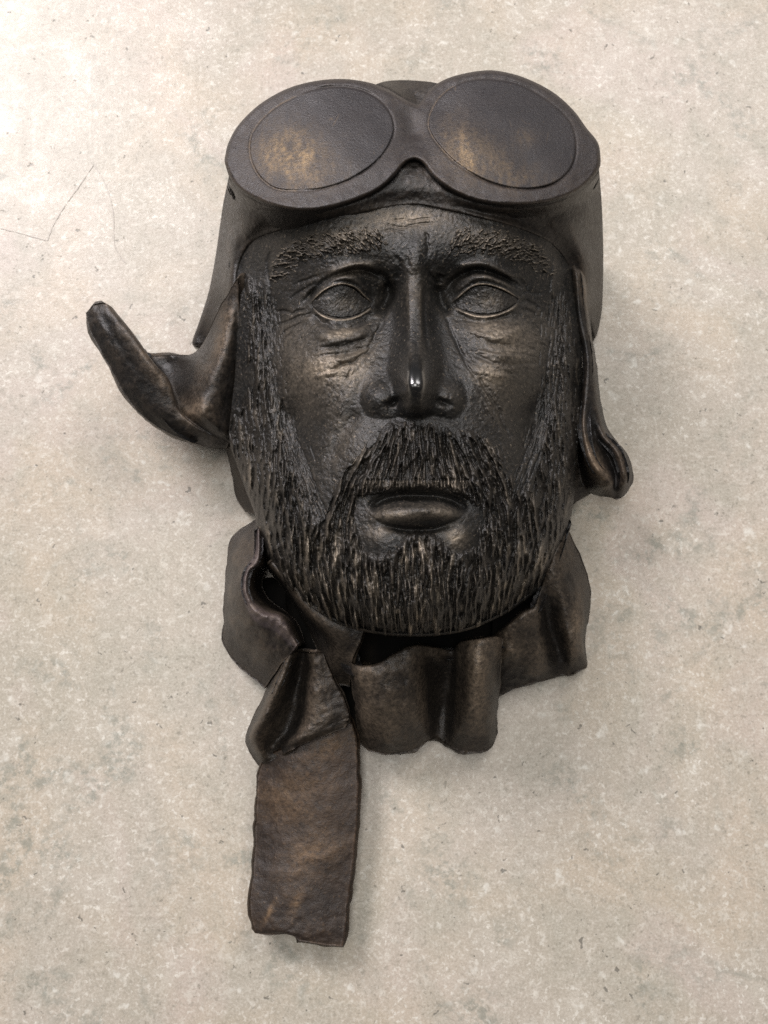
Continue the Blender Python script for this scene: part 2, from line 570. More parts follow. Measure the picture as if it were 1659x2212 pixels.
table_material()
mm, t_ = nodes("scratch_mark"); T_ = NT(t_)
o_ = T_.n('ShaderNodeOutputMaterial'); b_ = T_.n('ShaderNodeBsdfPrincipled'); T_.l(b_.outputs[0], o_.inputs[0])
b_.inputs['Base Color'].default_value = (0.40, 0.355, 0.30, 1); b_.inputs['Roughness'].default_value = 0.42

# ------------------------------------------------------------------ table
n_ = 2
mesh_t = bpy.data.meshes.new("table_top")
X0, X1, Y0, Y1, TH = -0.75, 0.75, -0.62, 0.95, 0.03
tv = [(X0, Y0, 0), (X1, Y0, 0), (X1, Y1, 0), (X0, Y1, 0), (X0, Y0, -TH), (X1, Y0, -TH), (X1, Y1, -TH), (X0, Y1, -TH)]
mesh_t.from_pydata(tv, [], [(0, 1, 2, 3), (7, 6, 5, 4), (0, 4, 5, 1), (1, 5, 6, 2), (2, 6, 7, 3), (3, 7, 4, 0)])
mesh_t.materials.append(MATS["stone_laminate"])
table = bpy.data.objects.new("table_top", mesh_t)
scene.collection.objects.link(table)
table["kind"] = "structure"

# ------------------------------------------------------------------ the sculpture
root = bpy.data.objects.new("aviator_sculpture", None)
scene.collection.objects.link(root)
root["label"] = "dark bronze-coloured sculpture of a bearded aviator head with goggles, leather cap and scarf"
root["category"] = "sculpture"

RUBS += [
    # goggles lenses
    (650, 350, 75, 60, 0.75, 20), (600, 330, 50, 60, 0.35, 0), (1015, 345, 70, 55, 0.50, 35), (1100, 385, 85, 35, 0.42, 10), (1135, 300, 25, 20, 0.25, 0), (985, 290, 25, 45, 0.4, 0),
    # cheeks, lids, brow
    (735, 722, 28, 9, 0.75, -12), (705, 795, 42, 26, 0.75, -10), (1060, 812, 32, 18, 0.7, 10), (1070, 715, 55, 25, 0.35, 8),
    (770, 800, 30, 60, 0.3, 25), (880, 470, 90, 20, 0.45, 0), (740, 515, 90, 22, 0.35, -8), (1060, 520, 80, 20, 0.3, 8),
    (640, 800, 35, 60, 0.15, 0), (1100, 760, 60, 40, 0.25, 0), (760, 580, 60, 14, 0.3, -10),
    (690, 830, 60, 60, 0.16, 0), (1090, 840, 55, 60, 0.16, 0), (735, 960, 40, 60, 0.14, 20), (660, 720, 60, 40, 0.10, 0), (1130, 720, 50, 40, 0.10, 0), (895, 620, 20, 60, 0.12, 0),
    # lip and chin patches
    (862, 1114, 46, 11, 0.55, 0), (945, 1110, 30, 10, 0.45, 0), (985, 1162, 22, 20, 0.6, 40), (815, 1150, 25, 16, 0.25, 0),
    # flaps
    (478, 740, 14, 60, 0.22, 20), (415, 885, 28, 26, 0.5, -30), (495, 690, 12, 35, 0.2, 15), (330, 765, 22, 8, 0.4, 10), (345, 820, 40, 12, 0.2, 45),
    (1285, 1000, 12, 50, 0.85, -25), (1262, 620, 8, 60, 0.3, -5),
    # scarf
    (790, 1470, 20, 90, 0.45, 0), (850, 1560, 60, 60, 0.2, 0), (1030, 1460, 18, 90, 0.65, 0), (1245, 1330, 12, 70, 0.45, 5), (1110, 1400, 40, 30, 0.3, 0),
    (700, 1500, 30, 60, 0.2, 0), (600, 1560, 14, 60, 0.2, 20), (640, 1700, 90, 30, 0.3, -20), (700, 1620, 60, 22, 0.32, -35),
    (680, 1840, 60, 45, 0.34, -35), (640, 1760, 50, 25, 0.25, 0), (640, 1950, 10, 30, 0.4, 25), (582, 1970, 5, 22, 0.8, 28),
]

# --- large form of the head
head_base = tps([
    (890, 470, .121), (700, 505, .1205), (1085, 505, .1185), (895, 560, .122), (600, 520, .100), (1180, 520, .098),
    (560, 580, .083), (1215, 580, .081), (505, 560, .066), (1245, 560, .066), (520, 640, .074), (1240, 650, .072),
    (745, 600, .116), (1050, 600, .114), (640, 610, .101), (1140, 610, .099),
    (745, 655, .1055), (1050, 652, .104), (640, 660, .098), (1140, 655, .097), (838, 640, .102), (955, 635, .102),
    (895, 650, .116), (590, 680, .085), (1190, 680, .084),
    (700, 765, .1165), (1085, 770, .1150), (620, 780, .097), (1160, 780, .096), (575, 790, .083), (1205, 790, .082),
    (540, 790, .072), (1240, 790, .070), (505, 800, .060), (1258, 800, .060),
    (895, 780, .119), (800, 760, .114), (990, 760, .113),
    (780, 880, .119), (1000, 880, .119), (890, 900, .124), (690, 880, .108), (1090, 880, .107),
    (630, 900, .090), (1150, 890, .090), (585, 900, .086), (1200, 900, .084), (545, 900, .070), (1235, 900, .067), (500, 900, .056), (1252, 900, .056),
    (890, 980, .128), (760, 1000, .119), (1020, 1000, .118), (660, 1010, .101), (1120, 1000, .101),
    (600, 1020, .088), (1180, 1020, .086), (550, 1010, .070), (1230, 1020, .066),
    (890, 1090, .124), (770, 1100, .118), (1010, 1100, .117), (670, 1110, .103), (1110, 1110, .102), (605, 1120, .083), (1175, 1120, .080), (555, 1115, .056), (1236, 1110, .055),
    (890, 1190, .124), (770, 1190, .116), (1010, 1190, .115), (680, 1200, .098), (1100, 1200, .097), (615, 1220, .071), (1165, 1220, .069),
    (890, 1280, .119), (770, 1280, .108), (1010, 1280, .107), (690, 1285, .084), (1085, 1290, .082),
    (890, 1340, .106), (780, 1335, .095), (1000, 1335, .094), (890, 1372, .084), (720, 1340, .068), (1060, 1340, .068), (650, 1300, .056), (1130, 1300, .055), (590, 1230, .050), (1192, 1228, .050),
])
head_outline = crom([(505, 545), (503, 640), (506, 720), (508, 800), (500, 880), (495, 950), (512, 1005), (533, 1065), (550, 1110), (556, 1150), (570, 1190),
                     (592, 1232), (627, 1277), (670, 1315), (722, 1345), (790, 1365), (870, 1374), (950, 1372), (1010, 1362), (1060, 1342),
                     (1110, 1315), (1160, 1275), (1190, 1230), (1215, 1180), (1235, 1110), (1243, 1040), (1249, 960), (1255, 880), (1258, 800),
                     (1252, 700), (1246, 620), (1240, 545), (1150, 470), (900, 432), (650, 470)], 4, True)

STEP = 1.15
F = Field(490, 425, 1265, 1380, STEP)
print("sculpting")
base = head_base(F.U, F.V)
sdh, nxh, nyh = poly_sd(F.U, F.V, head_outline, True)

# nose


def boxblur(Z, k, times=2):
    for _ in range(times):
        pad = np.pad(Z, k, mode='edge')
        cs = np.cumsum(np.cumsum(np.pad(pad, ((1, 0), (1, 0))), 0), 1)
        w_ = 2 * k + 1
        Z = (cs[w_:, w_:] - cs[:-w_, w_:] - cs[w_:, :-w_] + cs[:-w_, :-w_]) / (w_ * w_)
    return Z


U, V = F.U, F.V
cx = np.interp(V, [560, 640, 700, 760, 900], [897, 893, 896, 898, 898])
top = np.interp(V, [560, 600, 640, 680, 720, 760, 800, 835, 860, 880, 895, 908], [0.0, 3.0, 7.5, 11, 14.5, 17.5, 20, 20.5, 16.5, 10.5, 4.5, 0.0])
half = np.interp(V, [560, 620, 700, 760, 820, 900], [11, 11, 10, 11, 19, 12])
foot = np.interp(V, [560, 620, 680, 740, 800, 850, 900], [32, 37, 50, 62, 66, 56, 38])
du = np.abs(U - cx)
w = 1 - np.clip((du - half) / (foot - half), 0, 1)
F.Z += top * (0.35 * smooth(w) + 0.65 * w ** 1.7)
F.bump(898, 812, 46, 48, 7.5, 0, 2.2)
F.bump(898, 850, 34, 34, 3.0)
for sg, c0 in ((-1, 821), (1, 962)):
    F.bump(c0 + sg * 2, 858, 36, 33, 7.6, sg * 20, 2.4)
F.bump(897, 882, 28, 18, 5.0, 0, 2.2)
# nostrils and alar creases
F.bump(*cF([(733, 872)])[0], 15, 6, -5.0, -20)
F.bump(*cF([(960, 872)])[0], 16, 6, -5.0, 20)
F.stroke(cF([(625, 705), (588, 790), (585, 870), (612, 925), (660, 948)]), 8, -1.3)
F.stroke(cF([(1010, 720), (1052, 800), (1055, 870), (1030, 925), (985, 948)]), 8, -1.1)
F.stroke(cF([(752, 760), (742, 820), (755, 890)]), 9, -1.6)
F.stroke(cF([(915, 760), (922, 820), (910, 890)]), 9, -1.6)
F.stroke(cF([(600, 930), (700, 950), (800, 932), (850, 936), (905, 932), (1000, 950), (1060, 930)]), 5, -1.8)
F.Z = boxblur(F.Z, 3, 2)
# flat arris along the bridge
F.stroke(cF([(862, 300), (856, 420), (858, 520), (866, 600)]), 3.6, 0.7, jit=1.0)
F.stroke(cF([(806, 320), (804, 440), (812, 560)]), 3.4, 0.4, jit=1.0)
F.stroke(cF([(880, 320), (872, 450), (880, 580), (900, 680)]), 5, -1.8)
# eye sockets
for pts, wd, h in [
    ([(705, 320), (714, 390), (690, 440), (650, 480)], 13, -5.5), ([(660, 270), (700, 320), (715, 370)], 8, -3.5),
    ([(935, 320), (938, 390), (958, 440), (1000, 480)], 12, -5.2), ([(950, 290), (935, 340)], 8, -2.5),
    # fold above the lids
    ([(290, 470), (350, 400), (420, 330), (500, 292), (580, 275), (650, 295), (690, 345)], 7, -4.2),
    ([(955, 395), (990, 335), (1050, 292), (1120, 276), (1200, 300), (1270, 335), (1320, 370)], 7, -4.2),
    ([(430, 300), (520, 262), (600, 250), (670, 270)], 8, 2.6), ([(1000, 275), (1080, 248), (1160, 250), (1240, 290), (1310, 330)], 8, 2.4),
    # under the lower lid
    ([(372, 440), (400, 500), (450, 533), (530, 536), (600, 512), (650, 470)], 5, -2.6),
    ([(1010, 470), (1070, 500), (1140, 510), (1220, 492), (1290, 450)], 5, -2.2),
    ([(370, 565), (460, 590), (560, 575), (640, 530)], 15, 3.2), ([(1035, 550), (1140, 575), (1240, 570), (1340, 520)], 15, 3.0), ([(330, 470), (370, 520), (430, 550)], 8, 1.2),
    # corner lines
    ([(190, 450), (240, 465), (300, 462), (360, 440)], 3.0, -1.8), ([(190, 545), (260, 505), (340, 480), (380, 455)], 3.0, -1.8),
    ([(205, 600), (260, 545), (340, 510)], 3.0, -1.6), ([(250, 420), (320, 370), (400, 330)], 3.0, -1.4), ([(280, 350), (340, 320), (430, 290)], 3, -1.3),
    ([(215, 650), (230, 600), (290, 550)], 3, -1.3), ([(1290, 405), (1350, 420), (1400, 450)], 3, -1.6), ([(1300, 440), (1360, 470), (1410, 500)], 3, -1.3), ([(1300, 380), (1360, 375), (1410, 390)], 3, -1.2),
    ([(1250, 300), (1310, 330), (1350, 370)], 3, -1.2),
    # cheek folds
    ([(350, 690), (450, 660), (550, 648), (650, 612)], 4.6, -1.6), ([(430, 730), (520, 700), (590, 665), (650, 615)], 3.4, -1.8), ([(300, 640), (380, 640), (480, 612), (560, 590)], 5, -0.9), ([(340, 600), (430, 590), (540, 570), (620, 540)], 5, -0.9), ([(470, 770), (560, 740), (620, 690)], 4, -0.8), ([(360, 760), (430, 745), (500, 730)], 5, 0.9),
    ([(380, 620), (470, 622), (560, 600), (630, 565)], 3.2, -1.2), ([(450, 690), (540, 665), (610, 640)], 7, 1.6),
    ([(1030, 565), (1120, 580), (1200, 612), (1340, 625)], 4.6, -1.5), ([(1060, 655), (1180, 690), (1290, 702), (1400, 688)], 4.2, -1.7), ([(1080, 540), (1170, 560), (1270, 565), (1360, 545)], 4.5, -0.9), ([(1150, 730), (1250, 735), (1360, 715)], 4.5, -0.8), ([(1370, 520), (1400, 580), (1405, 650)], 5, -0.9),
    ([(1070, 610), (1150, 635), (1260, 655), (1360, 655)], 3.2, -1.2), ([(1090, 720), (1180, 745), (1260, 750)], 8, 1.4), ([(1060, 600), (1180, 650), (1330, 660)], 7, 1.2),
    # side of the nose into the cheek
    ([(715, 420), (680, 520), (640, 610), (600, 700)], 4.5, -2.0), ([(690, 480), (650, 570), (610, 640)], 2.6, -1.0),
    ([(960, 450), (990, 540), (1035, 630), (1090, 720)], 4.0, -2.0), ([(1010, 590), (1050, 680), (1120, 790)], 2.6, -1.2),
    ([(1090, 720), (1140, 800), (1190, 890), (1230, 980), (1265, 1060)], 4.0, -2.2), ([(1110, 800), (1160, 870), (1205, 950)], 2.6, -1.2),
    ([(1150, 780), (1200, 880), (1240, 970)], 2.4, -0.9), ([(1120, 860), (1170, 930), (1215, 1010)], 2.4, -0.8),
    ([(590, 900), (540, 960), (480, 1060), (430, 1160)], 14, -2.2), ([(560, 760), (520, 850), (450, 950)], 12, 1.2),
    
    # frown lines
    ([(885, 95), (890, 150), (886, 230)], 3.6, -2.0), ([(800, 150), (795, 210), (805, 270)], 4.5, -0.8), ([(845, 110), (845, 180), (838, 240), (830, 300)], 13, 1.2),
    ([(880, 240), (900, 300), (950, 350)], 3.4, -1.5), ([(740, 200), (760, 260), (750, 330)], 5, -1.2),
    # forehead lines
    ([(680, 70), (780, 78), (860, 66), (960, 72)], 2.6, -1.2), ([(660, 105), (740, 98), (800, 110)], 2.4, -0.9), ([(700, 40), (820, 48), (930, 38)], 2.4, -0.9),
    # crisp edge of the hollow cheeks
    ([(175, 380), (190, 560), (205, 720), (245, 880), (310, 1040), (355, 1180), (378, 1290)], 20, -2.2),
    ([(1430, 560), (1425, 640), (1405, 760), (1370, 930), (1320, 1110), (1300, 1220)], 19, -2.0),
    ([(1468, 180), (1455, 300), (1442, 420)], 5.0, 1.2), ([(1440, 540), (1452, 600), (1446, 660), (1432, 740)], 5.0, 1.2),
    ([(180, 160), (175, 300), (190, 430)], 5, -1.6),
]:
    if wd < 5.5 and h < 0:
        F.stroke(cF(pts), wd * 1.15, h * 0.72, jit=1.5)
    else:
        F.stroke(cF(pts), wd, h)
for k in range(150):          # many small creases round the eyes and on the cheeks
    sd_ = rng.choice([-1, 1])
    x = 895 + sd_ * rng.uniform(70, 270); y = rng.uniform(680, 830)
    a = math.radians(rng.normal(-14, 16)) * (1 if sd_ < 0 else -1)
    L = rng.uniform(14, 46)
    P_ = [(x + q * L * math.cos(a), y + q * L * math.sin(a) + 2.5 * math.sin(q * 3.0)) for q in (0, .35, .7, 1)]
    F.stroke(P_, rng.uniform(1.6, 3.0), -rng.uniform(0.15, 0.55), 0.4, jit=0.8)
for k in range(70):           # pulled clay at the sides of the nose and along the cheeks
    sd_ = rng.choice([-1, 1])
    y = rng.uniform(760, 1000); x = 895 + sd_ * (110 + (y - 760) * 0.55 + rng.normal(0, 22))
    L = rng.uniform(25, 60)
    P_ = [(x + sd_ * q * L * 0.5, y + q * L) for q in (0, .5, 1)]
    F.stroke(P_, rng.uniform(1.6, 3.2), rng.choice([-1, 1]) * rng.uniform(0.15, 0.45), 0.4, jit=0.8)
for k in range(420):
    sd_ = rng.choice([-1, 1])
    y = rng.uniform(620, 1090)
    xe = np.interp(y, [600, 700, 800, 900, 1000, 1100], [575, 588, 594, 612, 645, 680]) if sd_ < 0 else np.interp(y, [600, 700, 800, 900, 1000, 1100], [1208, 1198, 1190, 1172, 1145, 1118])
    x = xe + rng.normal(0, 15)
    L = rng.uniform(18, 55); sl = 0.05 + 0.28 * smooth((y - 780) / 200)
    P_ = [(x - sd_ * sl * q * L, y + q * L) for q in (0, .5, 1)]
    F.stroke(P_, rng.uniform(1.3, 2.2), -rng.uniform(0.3, 1.1), 0.35, jit=0.7)
F.bump(745, 640, 88, 46, -2.6); F.bump(1050, 637, 88, 46, -2.6)
F.bump(738, 714, 62, 21, 4.6, -6, 2.4); F.bump(1062, 712, 62, 21, 3.6, 6, 2.4)
# hollow cheeks
F.bump(622, 925, 40, 85, -4.5, -14); F.bump(1152, 925, 36, 85, -4.0, 14)
F.bump(600, 690, 20, 50, -2.0)
# eyes: ball sunk between raised lids
eyeL = crom(cF([(368, 428), (400, 388), (450, 358), (505, 345), (555, 362), (595, 395), (632, 430), (600, 458), (555, 478), (500, 485), (440, 478), (395, 458)]), 4, True)
eyeR = crom(cF([(998, 430), (1040, 392), (1090, 357), (1135, 347), (1185, 357), (1240, 378), (1292, 408), (1262, 438), (1220, 458), (1165, 470), (1110, 468), (1050, 452)]), 4, True)
for e in (eyeL, eyeR):
    c = e.mean(0)
    F.bump(c[0], c[1] - 3, 78, 48, 4.0, 0, 2.6)
for up, lo in ((cF([(360, 435), (400, 383), (450, 350), (505, 337), (560, 352), (602, 390), (640, 425)]), cF([(372, 445), (400, 474), (445, 494), (500, 500), (560, 490), (610, 465), (640, 438)])),
               (cF([(990, 432), (1040, 385), (1090, 348), (1140, 338), (1190, 348), (1245, 370), (1302, 405)]), cF([(1000, 440), (1050, 466), (1110, 484), (1170, 484), (1228, 470), (1275, 445), (1300, 418)]))):
    F.stroke(up, 4.6, 2.4, 0.12, rub=0.0); F.stroke(up, 1.6, 0.4, 0.22, rub=0.9)
    F.stroke(lo, 5.0, 1.5, 0.12, rub=0.0); F.stroke(lo, 1.6, 0.3, 0.28, rub=0.8)
    F.stroke([(p[0], p[1] - 14) for p in up], 9, 3.4, 0.2)
# mouth
lipc = cF([(838, 1368)])[0]
F.dome(lipc[0], lipc[1] - 8, 104, 40, 2.5)
F.bump(lipc[0], lipc[1] - 34, 70, 12, -3.5, 3, 2.4)
F.bump(lipc[0] - 34, lipc[1] + 2, 54, 21, 6.6, -4, 2.4); F.bump(lipc[0] + 42, lipc[1] - 2, 46, 17, 5.2, 8, 2.4)
F.stroke(cF([(620, 1362), (680, 1318), (760, 1294), (850, 1290), (930, 1294), (1010, 1322), (1075, 1372)]), 12, -7.0, 0.12)
F.stroke(cF([(640, 1400), (720, 1432), (790, 1444), (860, 1446), (940, 1436), (1040, 1395)]), 7, -3.0)
F.bump(*cF([(680, 1480)])[0], 34, 30, 3.0); F.bump(*cF([(1040, 1465)])[0], 30, 32, 3.2)
F.bump(*cF([(855, 1490)])[0], 26, 26, -3.0)

tipmask = np.exp(-(((U - 898) / 34) ** 2 + ((V - 810) / 46) ** 2) ** 2)
F.Z = F.Z * (1 - tipmask) + boxblur(F.Z, 4, 2) * tipmask
F.Z += (0.35 * fbm(U, V, 60, 3, 11) + 0.20 * fbm(U, V, 14, 2, 12) + 0.15 * fbm(U, V, 5, 2, 13)) * (1 - 0.97 * tipmask)
skinZ = F.Z.copy()

# --- beard mask
beard_poly = crom([(516, 600), (526, 700), (528, 800), (512, 880), (505, 950), (512, 1005), (533, 1065), (550, 1110), (556, 1150), (570, 1190),
                   (592, 1232), (627, 1277), (670, 1315), (722, 1345), (790, 1365), (870, 1374), (950, 1372), (1010, 1362), (1060, 1342),
                   (1110, 1315), (1160, 1275), (1190, 1230), (1215, 1180), (1235, 1110), (1243, 1040), (1249, 960), (1255, 880), (1256, 800),
                   (1248, 720), (1240, 640), (1228, 585), (1206, 600), (1200, 680), (1196, 740), (1192, 800), (1176, 890), (1150, 985), (1128, 1050),
                   (1110, 1020), (1100, 985), (1078, 955), (1040, 930), (985, 918), (935, 905), (890, 896), (845, 908), (812, 925), (780, 952),
                   (745, 985), (716, 1030), (696, 1085), (682, 1108), (668, 1075), (652, 1020), (630, 960), (606, 890), (592, 820), (588, 740), (580, 660), (556, 595)], 3, True)
mouth_poly = crom(cF([(580, 1350), (610, 1312), (690, 1280), (780, 1266), (860, 1266), (940, 1268), (1025, 1290), (1092, 1336), (1118, 1360), (1112, 1450), (1095, 1510), (1050, 1535),
                      (990, 1520), (950, 1475), (900, 1448), (850, 1440), (800, 1452), (760, 1500), (700, 1538), (640, 1540), (600, 1500), (582, 1420)]), 3, True)
sdb = poly_sd(U, V, beard_poly)
sdm = poly_sd(U, V, mouth_poly)
# over the mouth the moustache hangs with a thick fringe
bsd = np.minimum(sdb, -sdm)
edge_noise = 4.0 * fbm(U, V, 7, 2, 21, 22)
# outer contour of the head keeps its full thickness
outer = sdh < 26
bs = np.where(outer & (V > 880), np.minimum(-sdm, 60), bsd) + edge_noise
fringe = np.exp(-((V - 1056) / 30) ** 2) * smooth((60 - np.abs(U - 890)) / 60 + 1.6) * (V < 1070)
soft = 16.0 + 14.0 * smooth((-sdm - 40) / 60)
off = -0.9 + 3.1 * smooth(bs / soft) + 2.5 * fringe * smooth(bs / 8.0)

# hair direction
dirs = np.array([p for p in [
    (850, 960, 0.0), (850, 1100, 0.0), (640, 1040, -0.55), (560, 1160, -0.55), (1060, 1040, 0.5), (1150, 1160, 0.5), (480, 1300, -0.3), (1260, 1300, 0.22),
    (430, 1420, -0.1), (1300, 1420, 0.05), (90, 800, 0.0), (100, 1000, 0.1), (220, 1090, -0.1), (150, 1250, 0.05), (250, 1400, 0.05), (200, 1550, 0.25), (300, 1700, 0.4), (420, 1800, 0.35),
    (600, 1700, 0.12), (860, 1650, 0.0), (860, 1850, 0.0), (600, 1850, 0.2), (1100, 1700, -0.08), (1100, 1850, -0.15), (1300, 1700, -0.25), (1430, 1600, -0.3),
    (1420, 1400, -0.08), (1500, 1300, -0.1), (1480, 1100, 0.1), (1500, 900, 0.05), (1470, 700, 0.1), (520, 1500, 0.05), (1200, 1500, 0.0), (700, 1250, -0.3), (1000, 1250, 0.3)]])
DX = 497.7 + 0.48 * dirs[:, 0]; DY = 451.2 + 0.48 * dirs[:, 1]


def hair_dir(x, y):
    wgt = 1.0 / ((DX - x) ** 2 + (DY - y) ** 2 + 250.0) ** 1.3
    a = (wgt * dirs[:, 2]).sum() / wgt.sum()
    n = math.hypot(a, 1.0)
    return a / n, 1.0 / n


def bs_at(x, y):
    i = int((y - F.v0) / STEP); j = int((x - F.u0) / STEP)
    if 0 <= i < U.shape[0] and 0 <= j < U.shape[1]:
        return bs[i, j]
    return -99


BF = Field(490, 425, 1265, 1380, STEP)
cand = np.argwhere((bs > 2) & (sdh > -2))
pick = cand[rng.integers(0, len(cand), 3600)]
for k, (i, j) in enumerate(pick):
    x, y = F.u[j], F.v[i]
    L = rng.uniform(34, 110) if k < 2900 else rng.uniform(16, 40)
    if x < 600 or x > 1185: L *= 0.8
    P = [(x, y)]
    wob = rng.normal(0, 0.07); ph = rng.uniform(0, 6)
    for s in range(int(L / 7)):
        dx, dy = hair_dir(x, y)
        dx += wob + 0.15 * math.sin(ph + s * 0.9)
        x += dx * 7; y += dy * 7
        if bs_at(x, y) < 1: break
        P.append((x, y))
    if len(P) < 3: continue
    side = 0.7 if (P[0][0] < 610 or P[0][0] > 1180) else 1.0
    if k % 4 == 3:
        BF.stroke(P, rng.uniform(2.0, 4.2), side * rng.uniform(0.7, 2.0), 0.35, n=1, rub=rng.choice([0.0, 0.10, 0.55], p=[0.58, 0.27, 0.15]) * (0.4 + 0.6 * (P[0][1] > 1130)))
    else:
        BF.stroke(P, rng.choice([1.5, 2.1, 3.0], p=[.35, .4, .25]), -side * rng.uniform(0.6, 2.1), 0.3, n=1)
for i, j in cand[rng.integers(0, len(cand), 620)]:      # deep cracks between locks
    x, y = F.u[j], F.v[i]
    if x < 600 or x > 1190: continue
    P = [(x, y)]; ph = rng.uniform(0, 6)
    for q in range(int(rng.uniform(5, 13))):
        dx, dy = hair_dir(x, y)
        dx += 0.16 * math.sin(ph + q * 0.8)
        x += dx * 6; y += dy * 6
        if bs_at(x, y) < 2: break
        P.append((x, y))
    if len(P) > 3:
        BF.stroke(P, rng.uniform(2.2, 3.6), -rng.uniform(2.0, 3.6), 0.35, n=1)
# fringe teeth over the lip
for x in np.arange(790, 1015, 7.5):
    x += rng.uniform(-2, 2)
    BF.stroke([(x, 1036), (x + rng.uniform(-2, 2), 1048), (x + rng.uniform(-3, 3), 1061 + rng.uniform(-4, 4))], 2.6, rng.uniform(0.8, 2.0), 0.2, n=1, rub=0.22)
    BF.stroke([(x + 3.7, 1033), (x + 3.9, 1063)], 1.8, -2.4, 0.1, n=1)
BF.Z = np.clip(BF.Z, -4.6, 2.6)
BF.Z += 0.25 * fbm(U, V, 5, 2, 31) + 1.1 * fbm(U, V, 30, 2, 32, 75)
amt = smooth(bs / 10.0) * (1 - 0.2 * (1 - smooth((bs - 6) / 40.0)) * smooth((1090 - V) / 60))
beardZ = np.minimum(skinZ, skinZ * 0.6 + 1.0) + off + BF.Z * amt * (1 + 1.6 * np.clip(1 - sdh / 55.0, 0, 1) * smooth((V - 1230) / 60))
# head contour rolls under
roll = np.clip(1 - sdh / 30.0, 0, 1)
rollz = 0.013 * (1 - np.sqrt(np.clip(1 - roll ** 2, 0, 1)))
rollz = rollz * smooth((V - 900) / 150)

face_h = base + 0.001 * skinZ - rollz
# sink the skin under the eyeballs
sdeL = poly_sd(U, V, eyeL); sdeR = poly_sd(U, V, eyeR)
sde = np.maximum(sdeL, sdeR)
face_h -= 0.0042 * smooth((sde + 1.5) / 4.0)
F.rub += rub_at(U, V) + 0.02


def cavity(Z, k, gain):
    pad = np.pad(Z, k, mode='edge')
    cs = np.cumsum(np.cumsum(np.pad(pad, ((1, 0), (1, 0))), 0), 1)
    s = 2 * k + 1
    mean = (cs[s:, s:] - cs[:-s, s:] - cs[s:, :-s] + cs[:-s, :-s]) / (s * s)
    return np.clip((Z - mean) * gain, -1, 1)


F.rub += 0.14 * np.clip(cavity(skinZ, 7, 0.8), 0, 1)
gloss = np.exp(-(((U - 898) / 31) ** 2 + ((V - 812) / 42) ** 2) ** 2)
gloss += 0.25 * np.exp(-(((U - 745) / 90) ** 2 + ((V - 640) / 60) ** 2)) * 0
F.rub *= (1 - 0.8 * gloss)
face = build_relief("face", F, face_h, np.minimum(sdh, 999), (nxh, nyh), "skin_patina", root, gloss=gloss, wall_to=0.004, drop=(off > 1.5) & (sdh > 4), wall_in=0.02)
face["label"] = "weathered dark face with hollow cheeks and shiny nose tip"

BF.rub += 0.03 + 0.22 * np.clip(cavity(BF.Z, 4, 0.5), 0, 1) * (0.45 + 0.55 * smooth((V - 1080) / 200)) + 0.05 * rub_at(U, V)
sd_beard = np.minimum(np.where(off > -1.0, 5, -5), sdh + 0.5)
beard_h = base + 0.001 * beardZ - rollz + 0.0003
nsel = np.where(np.abs(sdh + 0.5) < 1.0, 1, 0)
bx_ = np.where(nsel == 1, nxh, U); by_ = np.where(nsel == 1, nyh, V)
beard = build_relief("beard", BF, beard_h, sd_beard, (bx_, by_), "beard_patina", root, wall_to=0.004, wall_in=0.02)
beard["label"] = "full beard, moustache and sideburns carved in deep strands"

# --- eyes (sub-parts of the face)
for e in (eyeL, eyeR):
    x0, y0 = e.min(0) - 4; x1, y1 = e.max(0) + 4
    E = Field(x0, y0, x1, y1, 0.9)
    sd, a_, b2 = poly_sd(E.U, E.V, e, True)
    c = e.mean(0)
    hb = head_base(E.U, E.V) + 0.001 * (4.0 * np.exp(-((((E.U - c[0]) / 78) ** 2 + ((E.V - c[1] + 3) / 48) ** 2) ** 1.3)))
    q = ((E.U - c[0]) / 66) ** 2 + ((E.V - c[1]) / 42) ** 2
    dome = 2.6 * np.sqrt(np.clip(1 - q, 0, 1)) - 1.6
    ring = np.hypot(E.U - c[0], E.V - c[1] + 4)
    dome -= 0.16 * np.exp(-((ring - 22) / 3.0) ** 2)
    hb += 0.001 * (dome + 0.14 * fbm(E.U, E.V, 9, 2, 41) + 0.08 * fbm(E.U, E.V, 3, 1, 42))
    E.rub += 0.03 + 0.20 * np.exp(-(((E.U - c[0] - 12) / 26) ** 2 + ((E.V - c[1] - 2) / 16) ** 2))
    build_relief("eye", E, hb, sd, (a_, b2), "skin_patina", face, wall_to=None)

